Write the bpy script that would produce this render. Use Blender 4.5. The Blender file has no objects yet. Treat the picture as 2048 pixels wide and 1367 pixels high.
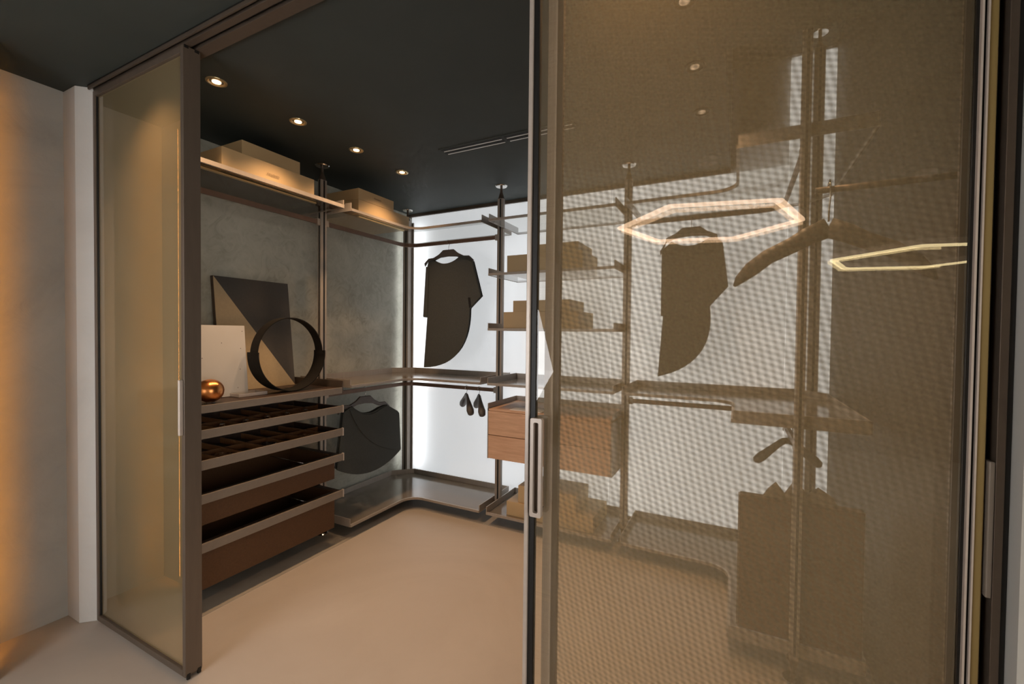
import bpy, bmesh, math, random
from mathutils import Vector, Matrix
random.seed(4)
S = bpy.context.scene
COL = S.collection
R = math.radians

# ---------------------------------------------------------------- camera
FPX, CH = 880.0, 1.4955
def camera():
    yaw, pitch, roll = 0.47194, 0.019884, -0.010691
    f = Vector((-math.sin(yaw)*math.cos(pitch), math.cos(yaw)*math.cos(pitch), -math.sin(pitch)))
    r = Vector((math.cos(yaw), math.sin(yaw), 0)); d = f.cross(r)
    c, s = math.cos(roll), math.sin(roll)
    r2 = c*r + s*d; d2 = -s*r + c*d
    cam = bpy.data.cameras.new('camera'); o = bpy.data.objects.new('camera', cam); COL.objects.link(o)
    cam.sensor_width = 36; cam.lens = 36*FPX/2048; cam.clip_start = 0.02
    m = Matrix((r2, -d2, -f)).transposed().to_4x4(); m.translation = (0, 0, CH)
    o.matrix_world = m; S.camera = o
camera()
S.view_settings.view_transform = 'Standard'; S.view_settings.look = 'None'
S.view_settings.gamma = 1; S.view_settings.use_curve_mapping = False
S.view_settings.exposure = 0.0
S.cycles.transparent_max_bounces = 20; S.cycles.max_bounces = 5
S.cycles.diffuse_bounces = 3; S.cycles.glossy_bounces = 3
S.cycles.adaptive_threshold = .05; S.cycles.adaptive_min_samples = 12; S.cycles.time_limit = 720; S.cycles.sample_clamp_indirect = 6; S.cycles.caustics_reflective = False; S.cycles.caustics_refractive = False
W = bpy.data.worlds.new('world'); S.world = W; W.use_nodes = True
W.node_tree.nodes['Background'].inputs[0].default_value = (.75, .82, 1, 1)
W.node_tree.nodes['Background'].inputs[1].default_value = .4

def area(name, loc, rot, sx, sy, power, col):
    l = bpy.data.lights.new(name, 'AREA'); l.shape = 'RECTANGLE'; l.size = sx; l.size_y = sy
    l.energy = power; l.color = col
    o = bpy.data.objects.new(name, l); COL.objects.link(o); o.location = loc; o.rotation_euler = rot
    return o
# added daylight-coloured fill light by the unseen right wall of the front room
area('window_daylight', (4.05, -2.0, 1.5), (0, R(90), 0), 2.4, 3.6, 95, (1, .91, .80))
# second added fill light on the left, brightening closet and door mesh
area('window_daylight', (-2.70, -2.3, 1.5), (0, R(-90), R(12)), 2.2, 1.8, 55, (1, .92, .82))

# ---------------------------------------------------------------- materials
M = {}
def mat(name, col=(.5, .5, .5), rough=.5, metal=0, spec=.5, noise=0, nscale=20, bump=0, bscale=None, stretch=None, col2=None, emit=None, estr=0):
    m = bpy.data.materials.new(name); m.use_nodes = True; nt = m.node_tree; N = nt.nodes; L = nt.links
    b = N['Principled BSDF']
    b.inputs['Base Color'].default_value = (*col, 1); b.inputs['Roughness'].default_value = rough
    b.inputs['Metallic'].default_value = metal; b.inputs['Specular IOR Level'].default_value = spec
    if noise or bump or col2:
        tc = N.new('ShaderNodeTexCoord'); mp = N.new('ShaderNodeMapping'); L.new(tc.outputs['Object'], mp.inputs[0])
        if stretch: mp.inputs['Scale'].default_value = stretch
        n = N.new('ShaderNodeTexNoise'); n.inputs['Scale'].default_value = nscale; n.inputs['Detail'].default_value = 6
        n.inputs['Roughness'].default_value = .6
        L.new(mp.outputs[0], n.inputs['Vector'])
        rp = N.new('ShaderNodeValToRGB'); L.new(n.outputs[0], rp.inputs[0])
        c2 = col2 or tuple(c*(1-noise) for c in col)
        rp.color_ramp.elements[0].position = .3; rp.color_ramp.elements[1].position = .7
        rp.color_ramp.elements[0].color = (*c2, 1); rp.color_ramp.elements[1].color = (*col, 1)
        L.new(rp.outputs[0], b.inputs['Base Color'])
        if bump:
            bp = N.new('ShaderNodeBump'); bp.inputs['Strength'].default_value = bump; bp.inputs['Distance'].default_value = .01
            L.new(n.outputs[0], bp.inputs['Height']); L.new(bp.outputs[0], b.inputs['Normal'])
    if emit:
        b.inputs['Emission Color'].default_value = (*emit, 1); b.inputs['Emission Strength'].default_value = estr
    M[name] = m
    return m

def plaster(name, c1, c2, c3, scale=1.6, bump=.15):
    m = bpy.data.materials.new(name); m.use_nodes = True; nt = m.node_tree; N = nt.nodes; L = nt.links
    b = N['Principled BSDF']; b.inputs['Roughness'].default_value = .75; b.inputs['Specular IOR Level'].default_value = .25
    tc = N.new('ShaderNodeTexCoord')
    n1 = N.new('ShaderNodeTexNoise'); n1.inputs['Scale'].default_value = scale; n1.inputs['Detail'].default_value = 8
    n1.inputs['Roughness'].default_value = .62; n1.inputs['Distortion'].default_value = 1.4
    n2 = N.new('ShaderNodeTexNoise'); n2.inputs['Scale'].default_value = scale*5; n2.inputs['Detail'].default_value = 5
    n2.inputs['Distortion'].default_value = 2.2
    n3 = N.new('ShaderNodeTexVoronoi'); n3.inputs['Scale'].default_value = scale*2.2; n3.feature = 'SMOOTH_F1'
    for n in (n1, n2): L.new(tc.outputs['Object'], n.inputs['Vector'])
    mx0 = N.new('ShaderNodeVectorMath'); mx0.operation = 'ADD'; L.new(tc.outputs['Object'], mx0.inputs[0]); L.new(n2.outputs['Color'], mx0.inputs[1])
    L.new(mx0.outputs[0], n3.inputs['Vector'])
    r1 = N.new('ShaderNodeValToRGB'); L.new(n1.outputs[0], r1.inputs[0])
    e = r1.color_ramp.elements; e[0].position = .3; e[1].position = .72; e[0].color = (*c1, 1); e[1].color = (*c2, 1)
    r2 = N.new('ShaderNodeValToRGB'); L.new(n3.outputs['Distance'], r2.inputs[0])
    e = r2.color_ramp.elements; e[0].position = .15; e[1].position = .75; e[0].color = (0, 0, 0, 1); e[1].color = (.55, .55, .55, 1)
    mx = N.new('ShaderNodeMix'); mx.data_type = 'RGBA'; L.new(r2.outputs[0], mx.inputs[0]); L.new(r1.outputs[0], mx.inputs[6])
    mx.inputs[7].default_value = (*c3, 1); L.new(mx.outputs[2], b.inputs['Base Color'])
    bp = N.new('ShaderNodeBump'); bp.inputs['Strength'].default_value = bump; bp.inputs['Distance'].default_value = .02
    L.new(n2.outputs[0], bp.inputs['Height']); L.new(bp.outputs[0], b.inputs['Normal'])
    M[name] = m

plaster('plaster_grey', (.27, .265, .215), (.47, .46, .39), (.56, .55, .48), 1.5)
plaster('plaster_outer', (.30, .305, .295), (.46, .465, .45), (.39, .39, .375), 1.0, .2)
plaster('plaster_white', (.55, .54, .52), (.66, .65, .63), (.6, .59, .57), 1.2, .1)
plaster('floor_screed', (.45, .39, .33), (.54, .475, .41), (.50, .44, .385), .9, .04)
M['floor_screed'].node_tree.nodes['Principled BSDF'].inputs['Roughness'].default_value = .5
mat('inset_floor', (.44, .395, .335), .45, noise=.2, nscale=4)
mat('ceiling_paint', (.042, .050, .045), .65, noise=.15, nscale=3)
mat('wall_dark', (.06, .045, .03), .6, noise=.3, nscale=4, stretch=(1, 1, .2))
mat('wall_front', (.52, .51, .48), .7, noise=.1, nscale=3)
mat('wall_back_room', (.12, .1, .08), .7, noise=.3, nscale=2)
mat('bronze', (.40, .35, .30), .42, .3, noise=.12, nscale=60, stretch=(1, 1, .1))
mat('bronze_dark', (.12, .09, .068), .42, .35, noise=.1, nscale=50)
mat('bronze_frame', (.15, .115, .088), .4, .3, noise=.12, nscale=60, stretch=(1, 1, .1))
mat('gold_frame', (.36, .26, .10), .4, .3, noise=.1, nscale=60, stretch=(1, 1, .1))
mat('champagne', (.62, .54, .48), .38, .3, noise=.08, nscale=60)
mat('rail_brown', (.19, .115, .078), .42, .2, noise=.15, nscale=30)
mat('strip_taupe', (.25, .21, .175), .45, .2, noise=.08, nscale=40)
mat('black', (.006, .005, .004), .5, noise=.2, nscale=20)
mat('chrome', (.75, .73, .70), .15, 1, noise=.05, nscale=30)
mat('brass_pale', (.72, .58, .33), .3, .8, noise=.05, nscale=30)
mat('leather', (.115, .056, .026), .5, spec=.3, noise=.25, nscale=120, bump=.08)
mat('leather_dark', (.045, .025, .017), .5, noise=.3, nscale=100, bump=.08)
mat('tan_leather', (.20, .088, .034), .45, noise=.25, nscale=100, bump=.08)
mat('felt', (.094, .099, .094), .95, spec=.1, noise=.25, nscale=220, bump=.15)
mat('hanger_wood', (.13, .112, .10), .5, noise=.3, nscale=30, stretch=(1, 1, 6))
mat('box_card', (.54, .385, .205), .5, noise=.06, nscale=8)
mat('box_lid', (.62, .50, .36), .45, noise=.06, nscale=8)
mat('print', (.11, .075, .045), .6, noise=.1, nscale=30)
mat('copper', (.75, .30, .10), .28, 1, noise=.25, nscale=9)
mat('board_white', (.58, .55, .51), .55, noise=.06, nscale=4)
mat('speck', (.25, .22, .2), .7, noise=.2, nscale=30)
mat('canvas_dark', (.060, .053, .045), .55, noise=.15, nscale=60)
mat('canvas_gold', (.42, .32, .19), .6, noise=.1, nscale=60)
mat('canvas_edge', (.06, .04, .025), .7, noise=.2, nscale=40)
mat('ring_black', (.012, .010, .008), .7, spec=.2, noise=.3, nscale=40, bump=.05)
mat('paper', (.85, .85, .85), .6, noise=.03, nscale=10)
mat('cloth_white', (.85, .85, .86), .8, noise=.05, nscale=12)
mat('bag_brown', (.2, .15, .1), .7, noise=.2, nscale=12)
mat('oak', (.72, .46, .30), .5, nscale=7, col2=(.56, .33, .205), stretch=(.9, 1, 9), bump=.05)
mat('lamp_warm', (.9, .8, .6), .5, noise=.02, nscale=5, emit=(1, .50, .22), estr=11)
mat('lamp_dim', (.5, .45, .4), .5, noise=.02, nscale=5, emit=(1, .7, .45), estr=.4)
mat('ring_light', (.9, .8, .7), .5, noise=.02, nscale=5, emit=(1, .66, .42), estr=9)
mat('ring_light_gold', (.9, .8, .6), .5, noise=.02, nscale=5, emit=(1, .8, .42), estr=9)
mat('led_orange', (.9, .6, .3), .5, noise=.02, nscale=5, emit=(1, .38, .06), estr=26)
mat('led_white', (.9, .9, .9), .5, noise=.02, nscale=5, emit=(.93, .96, 1), estr=7)
mat('led_soft', (.9, .9, .9), .5, noise=.02, nscale=5, emit=(.95, .97, 1), estr=3)
mat('light_panel', (.80, .80, .80), .5, noise=.02, nscale=2, emit=(.92, .965, 1), estr=.50)
mat('softbox_white', (.9, .9, .9), .6, noise=.02, nscale=5, emit=(.97, .98, 1), estr=7)
mat('softbox_white_2', (.9, .9, .9), .6, noise=.02, nscale=5, emit=(.97, .98, 1), estr=6)
mat('vent_black', (.008, .008, .008), .6, noise=.1, nscale=20)
mat('vent_white', (.8, .8, .8), .5, noise=.03, nscale=20)

def glass(name, tint, ior=1.5, rough=.0, refl=(1, 1, 1)):
    m = bpy.data.materials.new(name); m.use_nodes = True; nt = m.node_tree; N = nt.nodes; L = nt.links
    for n in list(N):
        if n.type != 'OUTPUT_MATERIAL': N.remove(n)
    out = [n for n in N if n.type == 'OUTPUT_MATERIAL'][0]
    t = N.new('ShaderNodeBsdfTransparent'); t.inputs[0].default_value = (*tint, 1)
    g = N.new('ShaderNodeBsdfGlossy'); g.inputs['Roughness'].default_value = rough; g.inputs[0].default_value = (*refl, 1)
    lw = N.new('ShaderNodeFresnel'); lw.inputs[0].default_value = ior
    mx = N.new('ShaderNodeMixShader'); gm = N.new('ShaderNodeNewGeometry'); iv = N.new('ShaderNodeMath'); iv.operation = 'SUBTRACT'; iv.inputs[0].default_value = 1; L.new(gm.outputs['Backfacing'], iv.inputs[1])
    ml = N.new('ShaderNodeMath'); ml.operation = 'MULTIPLY'; L.new(lw.outputs[0], ml.inputs[0]); L.new(iv.outputs[0], ml.inputs[1])   # the pane's outer faces reflect
    L.new(ml.outputs[0], mx.inputs[0]); L.new(t.outputs[0], mx.inputs[1]); L.new(g.outputs[0], mx.inputs[2])
    L.new(mx.outputs[0], out.inputs[0]); M[name] = m
mat('tray_lacquer', (.18, .152, .118), .13, spec=.5, noise=.06, nscale=6)
glass('shelf_glass', (.90, .90, .89), 1.45)
glass('smoke_glass', (.50, .46, .40), 1.5)
glass('door_glass', (.985, .98, .97), 1.65)

def math_node(N, L, op, a, b=None, c=None):
    n = N.new('ShaderNodeMath'); n.operation = op
    for i, v in enumerate((a, b, c)):
        if v is None: continue
        if isinstance(v, (int, float)): n.inputs[i].default_value = v
        else: L.new(v, n.inputs[i])
    return n.outputs[0]
def mesh_fabric(name, t0, t1, px, pz, kx, kz, col, warp=0.0, cov=.3):
    """woven metal mesh laminated in glass: openness varies between t0 and t1 over the weave"""
    m = bpy.data.materials.new(name); m.use_nodes = True; nt = m.node_tree; N = nt.nodes; L = nt.links
    for n in list(N):
        if n.type != 'OUTPUT_MATERIAL': N.remove(n)
    out = [n for n in N if n.type == 'OUTPUT_MATERIAL'][0]
    tc = N.new('ShaderNodeTexCoord'); sp = N.new('ShaderNodeSeparateXYZ'); L.new(tc.outputs['Object'], sp.inputs[0])
    x, z = sp.outputs[0], sp.outputs[2]
    nz = N.new('ShaderNodeTexNoise'); nz.inputs['Scale'].default_value = 1.1; nz.inputs['Detail'].default_value = 0; L.new(tc.outputs['Object'], nz.inputs['Vector'])
    wv = math_node(N, L, 'MULTIPLY', nz.outputs[0], warp)
    a = math_node(N, L, 'ADD', math_node(N, L, 'MULTIPLY', x, 2*math.pi/px), math_node(N, L, 'MULTIPLY', z, 2*math.pi*kx))
    b = math_node(N, L, 'ADD', math_node(N, L, 'MULTIPLY', z, 2*math.pi/pz), math_node(N, L, 'MULTIPLY', x, 2*math.pi*kz))
    a = math_node(N, L, 'ADD', a, wv); b = math_node(N, L, 'ADD', b, wv)
    sa = math_node(N, L, 'SINE', a); sb = math_node(N, L, 'SINE', b)
    p = math_node(N, L, 'MULTIPLY_ADD', math_node(N, L, 'ADD', sa, sb), .25, .5)
    # slubs of the fine yarn, vertical and horizontal
    w1 = N.new('ShaderNodeTexNoise'); w1.inputs['Scale'].default_value = 1; w1.inputs['Detail'].default_value = 1
    mp = N.new('ShaderNodeMapping'); mp.inputs['Scale'].default_value = (220, 1, 3); L.new(tc.outputs['Object'], mp.inputs[0]); L.new(mp.outputs[0], w1.inputs['Vector'])
    w2 = N.new('ShaderNodeTexNoise'); w2.inputs['Scale'].default_value = 1; w2.inputs['Detail'].default_value = 1
    mp2 = N.new('ShaderNodeMapping'); mp2.inputs['Scale'].default_value = (3, 1, 220); L.new(tc.outputs['Object'], mp2.inputs[0]); L.new(mp2.outputs[0], w2.inputs['Vector'])
    sl = math_node(N, L, 'MULTIPLY_ADD', math_node(N, L, 'ADD', w1.outputs[0], w2.outputs[0]), .13, -.13)
    T = math_node(N, L, 'ADD', math_node(N, L, 'MULTIPLY_ADD', p, t1-t0, t0), sl)
    T = math_node(N, L, 'MINIMUM', math_node(N, L, 'MAXIMUM', T, 0.02), 1.0)
    t = N.new('ShaderNodeBsdfTransparent'); cb = N.new('ShaderNodeCombineColor')
    for i, k in enumerate((1, .985, .96)): L.new(math_node(N, L, 'MULTIPLY', T, k), cb.inputs[i])
    L.new(cb.outputs[0], t.inputs[0])
    col = tuple(c*cov for c in col)
    d = N.new('ShaderNodeBsdfDiffuse'); d.inputs[0].default_value = (*col, 1)
    tr = N.new('ShaderNodeBsdfTranslucent'); tr.inputs[0].default_value = (*col, 1)
    m1 = N.new('ShaderNodeMixShader'); m1.inputs[0].default_value = .5; L.new(d.outputs[0], m1.inputs[1]); L.new(tr.outputs[0], m1.inputs[2])
    m2 = N.new('ShaderNodeAddShader'); L.new(m1.outputs[0], m2.inputs[0]); L.new(t.outputs[0], m2.inputs[1])
    L.new(m2.outputs[0], out.inputs[0]); M[name] = m
BR = (.79, .63, .36)
mesh_fabric('mesh_plain', .82, .84, .0021, .0021, 0, 0, BR, cov=.17)
mesh_fabric('mesh_dense', .29, .33, .0021, .0021, 0, 0, BR, cov=.34)
mesh_fabric('mesh_woven', .36, 1.03, .0150, .0128, 14, 24, BR, 9, .17)

# ---------------------------------------------------------------- geometry helpers
class B:
    """collects shapes in world coordinates; build() links them as one mesh object"""
    def __init__(s): s.bm = bmesh.new()
    def box(s, x0, x1, y0, y1, z0, z1, bev=0):
        t = bmesh.new(); bmesh.ops.create_cube(t, size=1)
        for v in t.verts: v.co = Vector((x0+(v.co.x+.5)*(x1-x0), y0+(v.co.y+.5)*(y1-y0), z0+(v.co.z+.5)*(z1-z0)))
        if bev: bmesh.ops.bevel(t, geom=t.edges[:], offset=bev, segments=2, affect='EDGES', profile=.5)
        return s.add(t)
    def add(s, t):
        me = bpy.data.meshes.new('t'); t.to_mesh(me); t.free(); s.bm.from_mesh(me); bpy.data.meshes.remove(me); return s
    def cone(s, c, r0, r1, z0, z1, n=24):
        t = bmesh.new(); bmesh.ops.create_cone(t, cap_ends=True, segments=n, radius1=r0, radius2=r1, depth=z1-z0)
        bmesh.ops.translate(t, verts=t.verts, vec=(c[0], c[1], (z0+z1)/2)); return s.add(t)
    def prism(s, pts, axis, a0, a1, bev=0):
        """polygon pts (u,v) extruded along axis: 'x' -> (y,z), 'y' -> (x,z), 'z' -> (x,y)"""
        def P(u, v, a): return {'x': (a, u, v), 'y': (u, a, v), 'z': (u, v, a)}[axis]
        t = bmesh.new(); va = [t.verts.new(P(u, v, a0)) for u, v in pts]; vb = [t.verts.new(P(u, v, a1)) for u, v in pts]
        n = len(pts); caps = [t.faces.new(va), t.faces.new(vb[::-1])]
        for i in range(n): t.faces.new((va[i], vb[i], vb[(i+1) % n], va[(i+1) % n]))
        bmesh.ops.recalc_face_normals(t, faces=t.faces[:])
        if bev:
            es = [e for c in caps for e in c.edges]
            bmesh.ops.bevel(t, geom=es, offset=bev, segments=2, affect='EDGES', profile=.5)
        big = [f for f in t.faces if len(f.verts) > 4]
        if big: bmesh.ops.triangulate(t, faces=big)
        return s.add(t)
    def strip(s, path, w, z0, z1):
        """vertical band of thickness w following an open xy path"""
        pts = [Vector(p) for p in path]; nrm = []
        for i in range(len(pts)):
            d = (pts[min(i+1, len(pts)-1)] - pts[max(i-1, 0)]).normalized(); nrm.append(Vector((-d.y, d.x)))
        L_ = [p + n*w/2 for p, n in zip(pts, nrm)]; R_ = [p - n*w/2 for p, n in zip(pts, nrm)]
        t = bmesh.new(); rows = []
        for a, b in zip(L_, R_):
            rows.append([t.verts.new((a.x, a.y, z0)), t.verts.new((a.x, a.y, z1)), t.verts.new((b.x, b.y, z1)), t.verts.new((b.x, b.y, z0))])
        for r0, r1 in zip(rows, rows[1:]):
            for k in range(4): t.faces.new((r0[k], r0[(k+1) % 4], r1[(k+1) % 4], r1[k]))
        t.faces.new(rows[0]); t.faces.new(rows[-1][::-1]); bmesh.ops.recalc_face_normals(t, faces=t.faces[:])
        return s.add(t)
    def tube(s, path, rad, n=10):
        pts = [Vector(p) for p in path]; rr = rad if isinstance(rad, (list, tuple)) else [rad]*len(pts)
        t = bmesh.new(); rows = []; up = None
        for i, p in enumerate(pts):
            d = (pts[min(i+1, len(pts)-1)] - pts[max(i-1, 0)]).normalized()
            if up is None: up = Vector((0, 0, 1)) if abs(d.z) < .9 else Vector((1, 0, 0))
            u = (up - d*up.dot(d)).normalized(); up = u; v = d.cross(u)
            r = rr[i]; ru, rv = r if isinstance(r, tuple) else (r, r)
            rows.append([t.verts.new(p + u*math.cos(2*math.pi*k/n)*ru + v*math.sin(2*math.pi*k/n)*rv) for k in range(n)])
        for r0, r1 in zip(rows, rows[1:]):
            for k in range(n): t.faces.new((r0[k], r0[(k+1) % n], r1[(k+1) % n], r1[k]))
        t.faces.new(rows[0][::-1]); t.faces.new(rows[-1]); bmesh.ops.recalc_face_normals(t, faces=t.faces[:])
        for f in t.faces: f.smooth = len(f.verts) == 4
        return s.add(t)
    def sphere(s, c, rx, ry, rz, n=32):
        t = bmesh.new(); bmesh.ops.create_uvsphere(t, u_segments=n, v_segments=n//2, radius=1)
        for v in t.verts: v.co = Vector((c[0]+v.co.x*rx, c[1]+v.co.y*ry, c[2]+v.co.z*rz))
        for f in t.faces: f.smooth = True
        return s.add(t)
    def mesh(s, verts, faces):
        t = bmesh.new(); vs = [t.verts.new(v) for v in verts]
        for f in faces: t.faces.new([vs[i] for i in f])
        bmesh.ops.recalc_face_normals(t, faces=t.faces[:]); return s.add(t)
    def build(s, name, m, parent=None, label=None, cat=None, group=None, kind=None, origin=None):
        me = bpy.data.meshes.new(name)
        if parent is not None: org = WLOC[parent.name]
        elif origin is not None: org = Vector(origin)
        else:
            xs = [v.co for v in s.bm.verts]
            org = Vector(((min(v.x for v in xs)+max(v.x for v in xs))/2, (min(v.y for v in xs)+max(v.y for v in xs))/2, min(v.z for v in xs)))
        bmesh.ops.translate(s.bm, verts=s.bm.verts, vec=-org)
        s.bm.to_mesh(me); s.bm.free(); me.materials.append(M[m])
        o = bpy.data.objects.new(name, me); COL.objects.link(o)
        if parent is None: o.location = org
        else: o.parent = parent
        WLOC[o.name] = org
        return tag(o, label, cat, group, kind)
WLOC = {}
def tag(o, label=None, cat=None, group=None, kind=None):
    if label: o['label'] = label
    if cat: o['category'] = cat
    if group: o['group'] = group
    if kind: o['kind'] = kind
    return o
def thing(name, loc, label, cat, group=None):
    o = bpy.data.objects.new(name, None); COL.objects.link(o); o.location = loc; o.empty_display_size = .05
    WLOC[o.name] = Vector(loc); return tag(o, label, cat, group)
def bx(*a, bev=0): return B().box(*a, bev=bev)
def copy_tree(o, loc, label=None):
    c = o.copy(); COL.objects.link(c); c.location = loc
    if label: c['label'] = label
    for ch in o.children:
        k = ch.copy(); COL.objects.link(k); k.parent = c
        for g in ch.children:
            q = g.copy(); COL.objects.link(q); q.parent = k
    return c
def arc(cx, cy, r, a0, a1, n=8):
    return [(cx+r*math.cos(R(a0+(a1-a0)*i/n)), cy+r*math.sin(R(a0+(a1-a0)*i/n))) for i in range(n+1)]

# ---------------------------------------------------------------- the shell
H = 2.7
XL, XR, YB, YP = -3.03, 0.56, 3.58, 1.02          # closet walls, partition front plane
def st(name, m, b): return b.build(name, m, kind='structure')
st('floor', 'floor_screed', bx(-3.6, 4.3, -5.2, 3.8, -.08, 0))
st('ceiling', 'ceiling_paint', B().box(-3.6, 4.3, -5.2, 2.08, H, H+.08).box(-3.6, -.06, 2.08, 3.8, H, H+.08))
st('trim_1', 'ceiling_paint', B().box(-.10, -.06, 2.08, YB, H+.08, 3.44).box(-.06, XR, 2.04, 2.08, H+.08, 3.44).box(-.10, XR+.1, 2.04, 3.8, 3.44, 3.5))
st('wall_left', 'plaster_grey', bx(XL-.12, XL, 1.10, 3.8, 0, H))
st('wall_right', 'wall_dark', bx(XR, XR+.1, 1.10, 3.8, 0, 3.44))
wb = st('wall_back', 'plaster_white', bx(XL, XR, YB+.04, YB+.12, 0, 3.44))
st('wall_outer_left', 'plaster_outer', bx(-3.3, -3.08, .3, 1.10, 0, H))
st('wall_pier', 'plaster_white', B().prism([(-3.08, .972), (-2.945, .972), (-2.885, 1.03), (-2.885, 1.10), (-3.08, 1.10)], 'z', 0, H, .004))
st('wall_return_left', 'plaster_outer', bx(-3.3, -2.76, -5.2, .65, 0, H))
st('wall_front_right', 'wall_front', bx(.408, 4.3, .985, 1.10, 0, H))
st('wall_room_right', 'wall_front', bx(4.15, 4.3, -5.2, .985, 0, H))
st('wall_room_back', 'wall_back_room', bx(-2.76, 4.3, -5.2, -5.05, 0, H))
mat('window_pane', (.8, .85, .9), .1, noise=.02, nscale=3, emit=(1, .94, .86), estr=1.0)  # weak glow for the added, unseen panes
for i, (xa, xb, ya, yb) in enumerate(((4.120, 4.149, -3.85, -.15), (-2.759, -2.735, -3.25, -1.35))):
    fr = B().box(xa, xb, ya, ya+.06, .25, 2.6).box(xa, xb, yb-.06, yb, .25, 2.6).box(xa, xb, ya+.06, yb-.06, .25, .31).box(xa, xb, ya+.06, yb-.06, 2.54, 2.6)
    fr.box(xa, xb, (ya+yb)/2-.025, (ya+yb)/2+.025, .31, 2.54)
    wn = fr.build('window_%d' % (i+1), 'bronze_dark', kind='structure')  # made-up frames out of view, one around each fill light
    m_ = (ya+yb)/2; xm = (xa+xb)/2
    for a_, b_ in ((ya+.06, m_-.025), (m_+.025, yb-.06)): bx(xm-.004, xm+.004, a_, b_, .31, 2.54).build('pane', 'window_pane', wn)
# luminous back wall: tall backlit panels, side by side
edges = [XL+.03, -1.96, -.92, -.06]
pan = thing('light_wall', (-1.2, YB, 0), 'bright white backlit panel wall at the back of the closet', 'light wall')
for a, b in zip(edges, edges[1:]):
    bx(a+.0008, b-.0008, YB, YB+.03, .03, 2.672, bev=.001).build('panel', 'light_panel', pan)
bx(-.06+.001, .30, YB, YB+.03, .03, 2.672, bev=.001).build('panel', 'light_panel', pan)
bx(.301, XR-.002, YB, YB+.03, .03, 3.40, bev=.001).build('panel', 'light_panel', pan)
st('trim_2', 'bronze_dark', B().box(XL, -.06, YB-.02, YB+.035, 2.672, H))
st('trim_3', 'bronze_dark', B().box(XL, XR, YB-.006, YB+.035, 0, .03))
# floor inset under the shelving, rounded inner corners
FX, FY, FR = -2.455, 2.94, -.01                   # shelf front lines: left, back, right
def front_path(r=.13):
    return [(FX, 1.15)] + [(FX, FY-r)] + arc(FX+r, FY-r, r, 180, 90)[1:] + arc(FR-r, FY-r, r, 90, 0) + [(FR, 2.2)]
fp = front_path(.16)
st('trim_4', 'inset_floor', B().prism(fp + [(XR-.01, 2.2), (XR-.01, YB-.01), (XL+.01, YB-.01), (XL+.01, 1.15)], 'z', 0, .003))

# ---------------------------------------------------------------- ceiling downlights
def downlight(x, y, label, lens='lamp_warm', power=34, grp='recessed warm downlights'):
    t = thing('downlight', (x, y, H), label, 'downlight', grp)
    b = B(); n = 28
    for r0, r1, z0, z1 in ((.046, .036, H-.004, H-.002),):
        vs, fs = [], []
        for k in range(n):
            a = 2*math.pi*k/n; c, s_ = math.cos(a), math.sin(a)
            vs += [(x+.046*c, y+.046*s_, H-.0005), (x+.045*c, y+.045*s_, H-.005), (x+.037*c, y+.037*s_, H-.006), (x+.030*c, y+.030*s_, H-.0005)]
        for k in range(n):
            j = (k+1) % n
            for q in range(4): fs.append((4*k+q, 4*k+(q+1) % 4, 4*j+(q+1) % 4, 4*j+q))
        b.mesh(vs, fs)
    b.build('trim_ring', 'brass_pale' if lens == 'lamp_warm' else 'black', t)
    B().cone((x, y), .019, .019, H-.0045, H-.0008, 24).build('lens', lens, t)
    l = bpy.data.lights.new('downlight_beam', 'SPOT'); l.energy = power; l.color = (1, .62, .34)
    l.spot_size = R(110); l.spot_blend = 1.0; l.shadow_soft_size = .03
    o = bpy.data.objects.new('downlight_beam', l); COL.objects.link(o); o.location = (0, 0, -.02); o.parent = t
    return t
LY = [1.265, 1.711, 2.146, 2.594]
for y, w in zip(LY, ('nearest the glass partition', 'second from the glass partition', 'third from the glass partition', 'nearest the backlit wall')):
    downlight(-2.27, y, 'small round warm downlight over the left shelves, ' + w)
for y, w in zip(LY, ('nearest the camera', 'second from the camera', 'third from the camera', 'nearest the backlit wall')):
    downlight(-.19, y, 'small round dim downlight seen through the sliding glass door, ' + w, 'lamp_dim', 23)

# ceiling slot vent
v = thing('slot_vent', (-1.35, 2.42, H), 'long black two-slot linear air vent in the dark ceiling', 'air vent')
bx(-1.775, -.85, 2.375, 2.475, H-.003, H-.0005).build('frame', 'ceiling_paint', v)
for y in (2.392, 2.437):
    for xa, xb in ((-1.765, -1.315), (-1.295, -.86)):
        bx(xa, xb, y, y+.020, H-.0045, H-.0031).build('slot', 'vent_black', v)
        bx(xa+.012, xb-.004, y+.021, y+.026, H-.007, H-.0031).build('blade', 'vent_white', v)

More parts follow.
